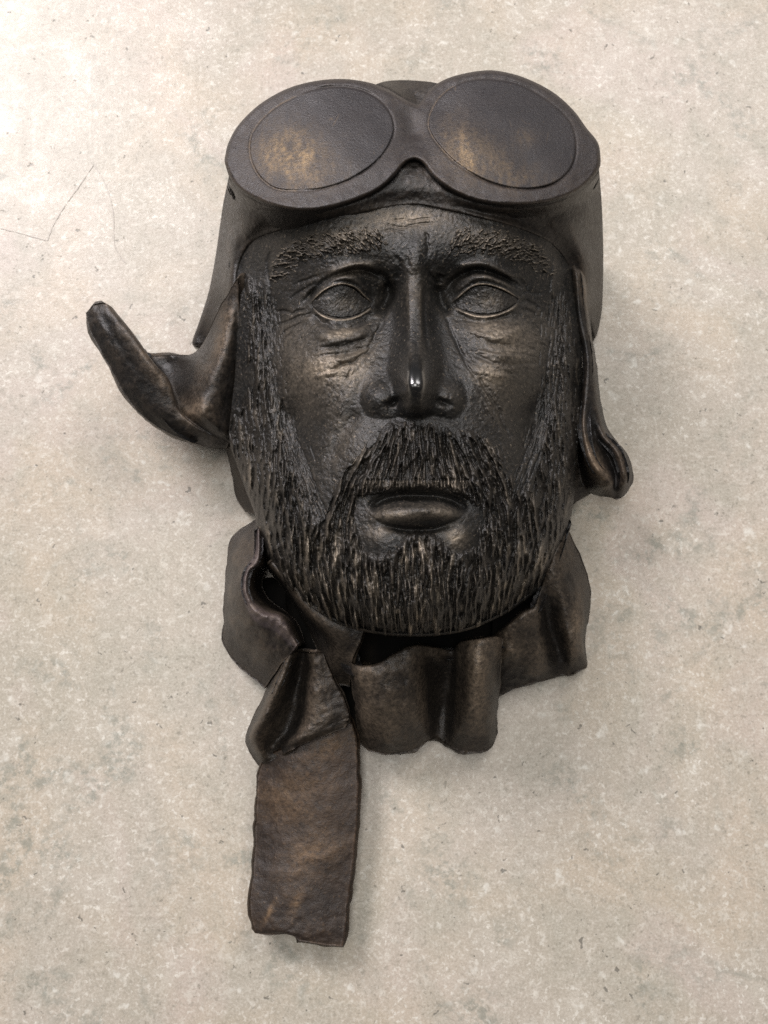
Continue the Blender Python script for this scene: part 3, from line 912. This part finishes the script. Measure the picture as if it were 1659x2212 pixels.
# --- eyebrows
browL = crom(cF([(185, 330), (192, 250), (235, 185), (320, 135), (440, 110), (550, 88), (645, 88), (680, 130), (694, 205), (640, 198), (560, 200), (470, 205), (370, 222), (290, 255), (235, 300)]), 3, True)
browR = crom(cF([(985, 205), (985, 150), (1010, 105), (1075, 88), (1160, 98), (1260, 112), (1350, 148), (1415, 195), (1448, 265), (1440, 310), (1380, 275), (1310, 232), (1200, 212), (1090, 202)]), 3, True)
for side, bp in ((-1, browL), (1, browR)):
    x0, y0 = bp.min(0) - 18; x1, y1 = bp.max(0) + 18
    x0 = F.u0 + round((x0 - F.u0) / STEP) * STEP; y0 = F.v0 + round((y0 - F.v0) / STEP) * STEP
    E = Field(x0, y0, x1, y1, STEP)
    sd = poly_sd(E.U, E.V, bp) + 10 + 5 * fbm(E.U, E.V, 8, 2, 51)
    i0 = int(round((y0 - F.v0) / STEP)); j0 = int(round((x0 - F.u0) / STEP))
    sub = face_h[i0:i0 + E.U.shape[0], j0:j0 + E.U.shape[1]]
    cand = np.argwhere(sd > 1)
    for i, j in cand[rng.integers(0, len(cand), 1150)]:
        x, y = E.u[j], E.v[i]
        g = (x - bp[:, 0].min()) / (bp[:, 0].max() - bp[:, 0].min())
        g = 1 - g if side < 0 else g           # 0 at the nose, 1 at the temple
        a = math.radians(-62 + 78 * g + rng.normal(0, 26)); L = rng.uniform(10, 24)
        dx, dy = side * math.cos(a) * L, math.sin(a) * L
        cvx = rng.uniform(-4, 4)
        BFs = [(x, y), (x + dx * .5 + cvx, y + dy * .5 + cvx * .5), (x + dx, y + dy)]
        hgt = rng.uniform(0.4, 1.2) if rng.random() < 0.55 else -rng.uniform(0.6, 1.4)
        E.stroke(BFs, rng.uniform(1.2, 1.9), hgt, 0.3, n=3)
    E.Z = np.clip(E.Z, -1.8, 2.4)
    offb = -0.6 + 1.25 * smooth(sd / 22)
    E.rub += rub_at(E.U, E.V) * 0.6 + 0.04 + 0.45 * np.clip(cavity(E.Z, 3, 0.8), 0, 1)
    hb = sub + 0.001 * (offb + E.Z * smooth(sd / 14))
    build_relief("eyebrow", E, hb, np.where(offb > -0.7, 5.0, -5.0), None, "beard_patina", face, wall_to=None)

gog_outline = crom(cG([(98, 420), (100, 380), (112, 335), (150, 268), (230, 190), (330, 132), (430, 102), (540, 91), (640, 102), (720, 128), (785, 166), (835, 190), (852, 180), (890, 130), (940, 96), (1000, 75), (1080, 60), (1150, 60),
                       (1250, 85), (1360, 140), (1440, 210), (1492, 280), (1535, 335), (1546, 390), (1540, 440), (1490, 500), (1430, 538), (1350, 565), (1250, 578), (1150, 576), (1050, 556), (960, 516), (900, 468),
                       (862, 420), (828, 402), (792, 418), (750, 468), (690, 518), (600, 560), (500, 590), (400, 600), (300, 586), (200, 546), (130, 492)]), 5, True)
lensL = crom(cG([(195, 340), (210, 290), (260, 230), (330, 180), (430, 137), (530, 123), (620, 135), (690, 172), (732, 222), (748, 280), (735, 332), (700, 388), (640, 440), (560, 485), (470, 512), (380, 520), (300, 514), (250, 485), (215, 440), (197, 392)]), 4, True)
lensR = crom(cG([(884, 268), (895, 215), (930, 160), (990, 116), (1060, 95), (1130, 95), (1220, 110), (1310, 155), (1390, 215), (1435, 272), (1450, 340), (1445, 400), (1420, 450), (1370, 490), (1300, 510), (1220, 512), (1130, 490), (1050, 453), (980, 405), (930, 352), (900, 312)]), 4, True)
gog_base = tps([(490, 340, .1130), (505, 400, .1180), (600, 440, .1300), (670, 452, .1340), (760, 440, .1355), (840, 400, .1345), (895, 350, .1310), (560, 270, .1120), (680, 180, .1160), (800, 195, .1190), (860, 250, .1230), (690, 310, .1265),
                (620, 330, .1230), (780, 300, .1290), (890, 290, .1240), (900, 220, .1180), (935, 400, .1345), (1010, 430, .1350), (1100, 445, .1330), (1190, 440, .1280), (1290, 370, .1150), (1290, 320, .1130), (1100, 290, .1265), (1010, 290, .1290),
                (1180, 310, .1230), (1240, 260, .1140), (1050, 155, .1170), (960, 190, .1180), (1150, 180, .1150)])
# --- leather cap
print("cap")
cap_outer = crom([(640, 235), (720, 205), (800, 186), (830, 176), (868, 173), (910, 175), (945, 180), (1010, 200), (1150, 210), (1240, 260), (1285, 330), (1297, 400), (1303, 520), (1302, 640), (1297, 690), (1286, 730),
                  (1276, 700), (1262, 660), (1240, 600), (1214, 552), (1180, 520), (1120, 494), (1050, 474), (960, 452), (895, 440), (820, 450), (770, 462), (680, 482), (605, 498), (548, 522), (522, 560), (512, 610), (508, 660),
                  (492, 700), (462, 738), (440, 746), (428, 748), (415, 740), (432, 690), (452, 625), (466, 550), (476, 480), (486, 420), (510, 330), (560, 270)], 4, True)
cap_base = tps([(890, 440, .1265), (760, 462, .1235), (1040, 470, .1225), (640, 490, .112), (1140, 500, .110), (550, 520, .096), (1205, 545, .094), (520, 570, .085), (1240, 610, .083),
                (508, 650, .069), (1262, 660, .070), (492, 700, .046), (460, 735, .014), (428, 746, .006), (415, 740, .004), (440, 665, .010), (452, 625, .012), (466, 550, .020), (476, 480, .034), (486, 420, .060),
                (500, 520, .064), (490, 600, .056), (475, 660, .030), (510, 450, .085), (560, 450, .106), (660, 440, .119), (780, 420, .1265), (890, 380, .1265), (1000, 420, .126), (1120, 440, .119), (1220, 450, .106),
                (1270, 450, .085), (1297, 400, .060), (1303, 520, .036), (1302, 640, .026), (1297, 690, .022), (1286, 730, .024), (1270, 560, .068), (1280, 640, .052), (1278, 690, .045),
                (890, 300, .111), (890, 230, .107), (890, 190, .104), (868, 173, .092), (700, 300, .112), (1090, 300, .112), (560, 300, .085), (1240, 300, .085), (700, 210, .095), (1090, 210, .095)])
C = Field(405, 165, 1312, 758, 1.4)
sd, a_, b2 = poly_sd(C.U, C.V, cap_outer, True)
ch = cap_base(C.U, C.V) + 0.0005
brow_line = crom([(512, 610), (522, 560), (548, 522), (605, 498), (680, 482), (770, 462), (820, 450), (895, 440), (960, 452), (1050, 474), (1120, 494), (1180, 520), (1214, 552), (1240, 600)], 4)
bd = np.full(C.U.shape, 1e9)
for p0, p1 in zip(brow_line[:-1], brow_line[1:]):
    bd = np.minimum(bd, seg_dist(C.U, C.V, p0, p1)[0])
hb_ = head_base(C.U, C.V) + 0.0012
wb = np.exp(-(bd / 26.0) ** 2)
ch = ch * (1 - wb) + hb_ * wb
gsd = poly_sd(C.U, C.V, gog_outline)
ge = gog_base(C.U, C.V) - 0.0062
wg = np.exp(-(np.clip(-gsd, 0, 999) / 17.0) ** 2)
ch = np.where(ge > ch, ch + (ge - ch) * wg, ch)
for pts, wd, h in [([(500, 600), (515, 555), (545, 525), (610, 500), (690, 485), (780, 466)], 9, 1.5), ([(960, 455), (1050, 478), (1130, 498), (1190, 535), (1235, 600)], 9, 1.4),
                   ([(480, 500), (500, 560), (490, 640), (450, 710)], 8, 1.6), ([(500, 470), (520, 510), (510, 560)], 8, -2.0), ([(1225, 470), (1250, 540), (1268, 620)], 10, 1.6), ([(1255, 480), (1285, 560), (1288, 650)], 9, -1.8),
                   ([(610, 470), (700, 476), (780, 450)], 8, -2.2), ([(980, 440), (1060, 462), (1150, 475)], 8, -2.0)]:
    C.stroke(pts, wd, 0.6 * h)
C.Z += 0.7 * fbm(C.U, C.V, 70, 3, 61) + 0.15 * fbm(C.U, C.V, 9, 2, 62)
open_side = smooth((C.V - 430) / 60)
ch += 0.001 * C.Z - 0.0035 * (1 - np.sqrt(np.clip(1 - np.clip(1 - sd / 9.0, 0, 1) ** 2, 0, 1))) * open_side
C.rub += 0.06 + rub_at(C.U, C.V) * 0.8 + 0.2 * np.clip(cavity(C.Z, 8, 0.8), 0, 1)
cap = build_relief("leather_cap", C, ch, sd, (a_, b2), "helmet_patina", root, wall_to=0.003, wall_in=0.0)

# --- goggles
print("goggles")
G = Field(478, 146, 1306, 462, 1.25)
sd, a_, b2 = poly_sd(G.U, G.V, gog_outline, True)
sdl = np.maximum(poly_sd(G.U, G.V, lensL), poly_sd(G.U, G.V, lensR))
gh = gog_base(G.U, G.V)
def gog_round(s):
    return 0.0046 * (1 - np.sqrt(np.clip(1 - np.clip(1 - s / 10.0, 0, 1) ** 2, 0, 1)))


gh -= gog_round(sd)
G.Z += -0.9 * np.exp(-((sdl + 2.0) / 2.6) ** 2) * np.clip(0.65 + 0.7 * fbm(G.U, G.V, 70, 2, 79), 0.1, 1.2)
G.Z += 0.5 * fbm(G.U, G.V, 26, 2, 80) * np.exp(-((sd - 12) / 16) ** 2)
G.Z += 0.5 * fbm(G.U, G.V, 80, 2, 71) + 0.05 * fbm(G.U, G.V, 12, 2, 72) + 0.03 * fbm(G.U, G.V, 5, 2, 73)
G.stroke(cG([(660, 110), (730, 135), (790, 168)]), 3, -1.2)
G.stroke(cG([(790, 180), (815, 260), (830, 340)]), 22, -2.2)
gh += 0.001 * G.Z
rimr = np.exp(-((sd - 3.5) / 3.0) ** 2)
G.rub += 0.05 + 0.10 * rimr * (G.V > 330) + 0.25 * np.exp(-((sdl + 1) / 1.6) ** 2) * ((G.U < 640) | ((G.U > 900) & (G.U < 980))) + 0.25 * rub_at(G.U, G.V)
tone = 0.22 * np.ones_like(G.U)
goggles = bpy.data.objects.new("goggles", None); scene.collection.objects.link(goggles); goggles.parent = root
frame = build_relief("frame", G, gh, sd, (a_, b2), "goggle_patina", goggles, tone=tone, drop=(sdl > 3))
ring = np.array(gog_outline); nr = len(ring)
zr = gog_base(ring[:, 0], ring[:, 1]) - 0.0045
layers = [at(ring[:, 0], ring[:, 1], zr)]
for dz, inn in ((0.002, 0.0), (0.006, 0.0), (0.014, 0.0), (0.024, 0.0)):
    q = layers[0].copy(); q[:, 2] -= dz; layers.append(q)
wv_ = np.concatenate(layers); wf_ = []
ar = np.arange(nr)
for k in range(len(layers) - 1):
    wf_.append(np.stack([k * nr + ar, k * nr + np.roll(ar, -1), (k + 1) * nr + np.roll(ar, -1), (k + 1) * nr + ar], 1))
wc = np.zeros((len(wv_), 4), np.float32); wc[:, 3] = 1; wc[:, 0] = 0.03
mesh_np("rim_wall", wv_, np.concatenate(wf_), "helmet_patina", goggles, wc)
for lp in (lensL, lensR):
    x0, y0 = lp.min(0) - 4; x1, y1 = lp.max(0) + 4
    E = Field(x0, y0, x1, y1, 1.25)
    s2, e1, e2 = poly_sd(E.U, E.V, lp, True)
    hb = gog_base(E.U, E.V) + 0.001 * (0.60 + 0.5 * fbm(E.U, E.V, 80, 2, 71) + 0.35 * fbm(E.U, E.V, 60, 2, 76) + 0.03 * fbm(E.U, E.V, 14, 2, 74) + 0.03 * fbm(E.U, E.V, 4, 2, 75))
    hb -= 0.0011 * (1 - np.sqrt(np.clip(1 - np.clip(1 - s2 / 4.0, 0, 1) ** 2, 0, 1)))
    E.rub += 0.85 * rub_at(E.U, E.V) * np.clip(0.9 + 0.4 * fbm(E.U, E.V, 9, 3, 77, 26) + 0.3 * fbm(E.U, E.V, 45, 2, 78), 0.1, 1.6)
    for q in range(26):
        a0 = rng.uniform(x0, x1), rng.uniform(y0, y1)
        E.stroke([a0, (a0[0] + rng.normal(0, 14), a0[1] + rng.normal(0, 20))], 0.9, 0.0, 0.3, n=1, rub=rng.uniform(0.05, 0.3))
    build_relief("lens", E, hb, s2, (e1, e2), "goggle_patina", goggles, tone=0.2 * np.ones_like(E.U), wall_to=0.10)

# --- ear flaps
print("flaps and scarf")
flapL = [
    [(186, 676, .064), (206, 656, .068), (244, 666, .066), (308, 759, .022), (370, 766, .018), (426, 756, .030), (476, 662, .064), (514, 600, .078)],
    [(196, 718, .064), (232, 712, .070), (284, 716, .069), (330, 790, .022), (385, 792, .020), (434, 774, .046), (486, 706, .069), (516, 676, .071)],
    [(232, 786, .060), (276, 780, .067), (328, 780, .067), (358, 828, .028), (392, 832, .030), (436, 818, .058), (480, 775, .068), (514, 770, .061)],
    [(284, 874, .052), (316, 850, .060), (362, 820, .062), (376, 858, .036), (396, 866, .040), (428, 862, .060), (464, 840, .064), (508, 850, .052)],
    [(340, 922, .045), (360, 906, .052), (382, 884, .055), (390, 888, .047), (406, 890, .053), (428, 894, .061), (452, 890, .062), (504, 905, .047)],
    [(395, 948, .041), (405, 934, .047), (418, 920, .051), (424, 918, .049), (434, 916, .052), (448, 914, .056), (468, 914, .056), (506, 930, .044)],
    [(450, 966, .034), (456, 956, .040), (464, 946, .044), (469, 942, .045), (474, 938, .047), (481, 936, .048), (489, 936, .047), (507, 944, .040)],
    [(488, 970, .028), (491, 964, .032), (494, 958, .035), (496, 955, .036), (498, 953, .037), (501, 951, .037), (504, 951, .037), (511, 954, .034)],
]
earL = sheet("ear_flap", flapL, 0.011, "helmet_patina", root, n=12, noise=0.7, nscale=40, edge=1.6, seed=81, rub=0.08)
earL["label"] = "ear flap curled outwards into a trough"
flapR = [cR(r) for r in [
    [(290, 300, .062), (330, 300, .067), (365, 305, .066), (395, 320, .062), (415, 345, .052)],
    [(330, 400, .071), (368, 410, .077), (400, 420, .074), (428, 440, .068), (445, 470, .055)],
    [(352, 680, .066), (390, 690, .071), (420, 690, .070), (448, 700, .066), (468, 740, .050)],
    [(410, 960, .062), (440, 990, .067), (465, 1000, .067), (490, 1010, .062), (512, 1030, .045)],
    [(392, 1270, .054), (425, 1290, .064), (470, 1310, .062), (520, 1320, .057), (552, 1330, .040)],
    [(388, 1480, .040), (420, 1480, .066), (490, 1500, .054), (560, 1500, .056), (602, 1485, .040)],
    [(380, 1700, .030), (475, 1690, .064), (580, 1650, .047), (660, 1630, .057), (730, 1655, .038)],
    [(420, 1865, .028), (590, 1838, .056), (635, 1775, .043), (702, 1790, .053), (764, 1795, .036)],
    [(470, 1912, .024), (595, 1885, .044), (640, 1872, .042), (692, 1868, .046), (736, 1885, .034)],
    [(500, 1922, .020), (590, 1934, .034), (640, 1942, .034), (678, 1938, .034), (702, 1922, .030)]]]
earR = sheet("ear_flap", flapR, 0.005, "helmet_patina", root, n=12, noise=0.5, nscale=30, edge=1.5, seed=91, rub=0.08)
earR["label"] = "ear flap hanging close with a curled tip"

# lower back edge of the head behind the flaps
sheet("neck_guard", [cL(r) for r in [
    [(1180, 1380, .012), (1260, 1380, .028), (1400, 1380, .040)], [(1238, 1500, .010), (1290, 1480, .026), (1420, 1480, .040)], [(1285, 1700, .008), (1345, 1680, .022), (1480, 1680, .036)],
    [(1325, 1890, .007), (1400, 1880, .018), (1540, 1880, .030)], [(1392, 2010, .006), (1450, 2015, .014), (1560, 2010, .026)]]], 0.005, "helmet_patina", root, n=8, seed=97, rub=0.25)
sheet("neck_guard", [cR(r) for r in [
    [(300, 1500, .036), (380, 1500, .030), (440, 1500, .020)], [(280, 1650, .036), (370, 1660, .030), (450, 1670, .020)], [(280, 1780, .035), (360, 1790, .030), (470, 1800, .020)], [(270, 1900, .032), (350, 1890, .026), (480, 1890, .014)], [(260, 2020, .028), (330, 1990, .022), (470, 1912, .010)]]], 0.005, "helmet_patina", root, n=8, seed=98, rub=0.1)

# --- scarf
scarf = bpy.data.objects.new("scarf", None); scene.collection.objects.link(scarf); scarf.parent = root
collar = [cS(r) for r in [
    [(480, 80, .018), (470, 110, .034), (462, 165, .050), (490, 180, .050), (540, 220, .020)],
    [(262, 240, .014), (350, 290, .040), (440, 370, .056), (482, 430, .057), (560, 440, .020)],
    [(213, 480, .011), (275, 530, .040), (362, 500, .058), (404, 522, .059), (520, 530, .016)],
    [(193, 750, .010), (252, 740, .040), (332, 670, .059), (390, 655, .060), (500, 640, .014)],
    [(186, 950, .010), (285, 890, .040), (392, 850, .059), (438, 770, .060), (560, 740, .014)],
    [(181, 1090, .009), (340, 1030, .040), (472, 945, .058), (538, 845, .060), (640, 800, .014)],
    [(280, 1250, .010), (455, 1120, .042), (572, 985, .058), (630, 865, .059), (740, 880, .014)],
    [(400, 1350, .012), (545, 1210, .042), (662, 1050, .057), (698, 930, .058), (800, 960, .014)],
    [(520, 1450, .015), (645, 1265, .042), (752, 1150, .051), (788, 1095, .053), (850, 1090, .014)]]]
o = sheet("collar", collar, 0.0035, "scarf_patina", scarf, n=10, noise=1.2, nscale=60, edge=1.6, seed=101, rub=0.10, tone=0.1, lip=(0.48, 0.80))
lower = [cS(r) for r in [
    [(560, 1390, .016), (718, 1185, .049), (830, 1160, .034), (915, 1165, .046), (985, 1160, .044)],
    [(500, 1530, .013), (640, 1400, .046), (790, 1380, .022), (905, 1380, .040), (1070, 1375, .040)],
    [(420, 1700, .011), (540, 1640, .041), (740, 1600, .017), (905, 1590, .036), (1150, 1520, .037)],
    [(360, 1850, .010), (458, 1815, .035), (680, 1790, .014), (880, 1740, .035), (1190, 1650, .034)],
    [(400, 1960, .008), (470, 1930, .026), (600, 1910, .014), (820, 1850, .033), (1185, 1715, .033)],
    [(488, 2090, .007), (540, 2055, .017), (660, 1990, .020), (870, 1880, .029), (1160, 1765, .031)]]]
sheet("fold", lower, 0.0035, "scarf_patina", scarf, n=12, noise=1.2, nscale=60, edge=1.6, seed=111, rub=0.12)
band = [cS(r) for r in [
    [(610, 400, .052), (552, 455, .052), (545, 480, .026), (560, 520, .008)],
    [(770, 580, .054), (700, 618, .054), (680, 655, .026), (690, 690, .008)],
    [(920, 700, .054), (812, 768, .055), (795, 820, .028), (790, 860, .008)],
    [(1060, 820, .056), (952, 922, .055), (925, 985, .032), (900, 1050, .012)],
    [(1200, 900, .056), (1112, 1012, .055), (1075, 1150, .041), (1050, 1380, .022)],
    [(1330, 930, .056), (1285, 1082, .052), (1220, 1230, .044), (1200, 1440, .022)]]]
sheet("neck_band", band, 0.004, "scarf_patina", scarf, n=10, noise=0.5, nscale=35, edge=1.0, seed=121, rub=0.15)


def ruffle(top, bot, bulge):
    rows = []
    for (tu, tv_, tz), (bu, bv, bz), g in zip(top, bot, bulge):
        col = [(tu + 3, tv_ - 12, tz - .040), (tu + 1, tv_ - 7, tz - .010), (tu, tv_, tz)]
        for f in (0.3, 0.65):
            col.append((tu + (bu - tu) * f, tv_ + (bv - tv_) * f, tz + (bz - tz) * f + g))
        col.append((bu, bv, bz))
        rows.append(col)
    return rows


rtop = cM([(150, 440, .040), (185, 480, .053), (300, 478, .058), (420, 410, .058), (520, 370, .055), (640, 380, .044), (735, 392, .036), (785, 350, .050), (880, 336, .060), (978, 322, .054), (1022, 330, .040)])
rbot = cM([(205, 900, .010), (290, 962, .016), (400, 976, .020), (520, 952, .020), (600, 905, .016), (640, 878, .008), (690, 905, .008), (760, 950, .014), (840, 966, .018), (935, 955, .016), (990, 890, .007)])
sheet("fold", ruffle(rtop, rbot, [.002, .005, .008, .008, .005, -.008, -.009, .002, .008, .005, .000]), 0.006, "scarf_patina", scarf, n=10, noise=1.2, nscale=50, edge=3.0, seed=131, rub=0.14)
rt2 = cM([(958, 330, .026), (1040, 270, .044), (1140, 185, .052), (1215, 140, .052), (1240, 70, .044), (1290, -60, .050), (1340, -180, .052), (1385, -330, .046)])
rb2 = cM([(955, 590, .0055), (1005, 632, .008), (1120, 590, .010), (1240, 560, .010), (1370, 522, .006), (1440, 508, .012), (1495, 480, .011), (1506, 455, .006)])
mid_r = [
    [(970, 420, .024), (962, 520, .011)], [(1040, 400, .034), (1025, 540, .018)], [(1140, 330, .040), (1130, 480, .024)], [(1230, 290, .040), (1235, 440, .026)],
    [(1285, 230, .026), (1345, 410, .014)], [(1370, 160, .042), (1410, 360, .032)], [(1460, 90, .034), (1465, 330, .028)], [(1525, 20, .016), (1493, 320, .012)]]
rows = []
for a, m2, b3 in zip(rt2, mid_r, rb2):
    m2 = cM(m2)
    rows.append([(a[0] - 8, a[1] - 10, a[2] - .034), (a[0] - 5, a[1] - 6, a[2] - .008), a, m2[0], m2[1], b3])
sheet("fold", rows, 0.0045, "scarf_patina", scarf, n=10, noise=1.7, nscale=60, edge=2.0, seed=141, rub=0.12)
# sheets added inside the collar, near-black to stand in for the hollow's shade
sheet("cavity_shade_sheet", [[(u, v, z) for u in (620, 700, 780, 860, 940, 1010, 1060)] for v, z in ((1150, .012), (1230, .012), (1310, .012), (1385, .012), (1450, .012))], 0.004, "cavity_shade", scarf, n=4, seed=151, rub=0.0)
sheet("cavity_shade_sheet", [[(540, 1260, .0055), (600, 1250, .0055), (680, 1250, .0055)], [(560, 1340, .0055), (640, 1350, .0055), (740, 1350, .0055)], [(600, 1400, .0055), (680, 1420, .0055), (780, 1420, .0055)], [(650, 1440, .0055), (700, 1460, .0055), (770, 1480, .0055)]], 0.004, "cavity_shade", scarf, n=4, seed=152, rub=0.0)

sheet("cavity_shade_sheet", [[(u, v, .010) for u in (1050, 1100, 1150, 1190)] for v in (1180, 1250, 1320, 1400)], 0.004, "cavity_shade", scarf, n=4, seed=153, rub=0.0)
sheet("cavity_shade_sheet", [[(690, 1400, .007), (740, 1400, .007), (800, 1400, .007)], [(705, 1490, .007), (750, 1490, .007), (805, 1490, .007)], [(735, 1570, .007), (765, 1570, .007), (805, 1570, .007)]], 0.004, "cavity_shade", scarf, n=4, seed=154, rub=0.0)

tailnet = [cT(r) for r in [
    [(420, 420, .014), (640, 330, .020), (900, 180, .022), (1140, 90, .022)],
    [(362, 580, .012), (640, 480, .021), (900, 330, .024), (1195, 260, .023)],
    [(348, 800, .013), (640, 760, .021), (920, 680, .023), (1214, 600, .021)],
    [(336, 1080, .013), (610, 1060, .019), (900, 1020, .020), (1208, 940, .019)],
    [(326, 1340, .014), (590, 1330, .019), (860, 1300, .020), (1168, 1340, .018)],
    [(292, 1640, .016), (560, 1640, .020), (840, 1640, .021), (1128, 1660, .018)],
    [(318, 1870, .017), (560, 1880, .021), (820, 1890, .021), (1108, 1880, .018)],
    [(338, 1925, .0165), (640, 1935, .020), (730, 1985, .020), (1075, 2030, .017)]]]
o = sheet("tail", tailnet, 0.005, "tail_patina", scarf, n=14, noise=0.5, nscale=45, edge=2.4, seed=161, rub=0.12,
          detail=lambda U, V: 0.9 * np.sin((U * 0.8 + V) / 46.0) + 0.06 * fbm(U, V, 5, 2, 163))
o["label"] = "flat brown scarf tail with a ragged end"

# --- faint old scratches on the laminate
cA = conv(0, 0, 0.32)
for k, pts in enumerate([[(0, 1540), (120, 1570), (310, 1622)], [(318, 1625), (360, 1520), (430, 1400), (530, 1260), (632, 1110)], [(632, 1110), (690, 1200), (735, 1310), (765, 1450), (772, 1640), (800, 1710), (850, 1780)]]):
    P = crom(cA(pts), 8)
    d = np.gradient(P, axis=0); nrm = np.stack([-d[:, 1], d[:, 0]], 1); nrm /= np.linalg.norm(nrm, axis=1, keepdims=True)
    wd = (0.75 + 0.45 * np.sin(np.arange(len(P)) * 1.7) + 0.3 * np.sin(np.arange(len(P)) * 0.6))[:, None]
    A = P + nrm * wd; B = P - nrm * wd
    W = np.concatenate([at(A[:, 0], A[:, 1], 0.0003 + 0 * A[:, 0]), at(B[:, 0], B[:, 1], 0.0003 + 0 * B[:, 0])])
    n = len(P)
    f = np.stack([np.arange(n - 1), np.arange(1, n), n + np.arange(1, n), n + np.arange(n - 1)], 1)
    mesh_np("scratch", W, f, "scratch_mark", table)
print("done")
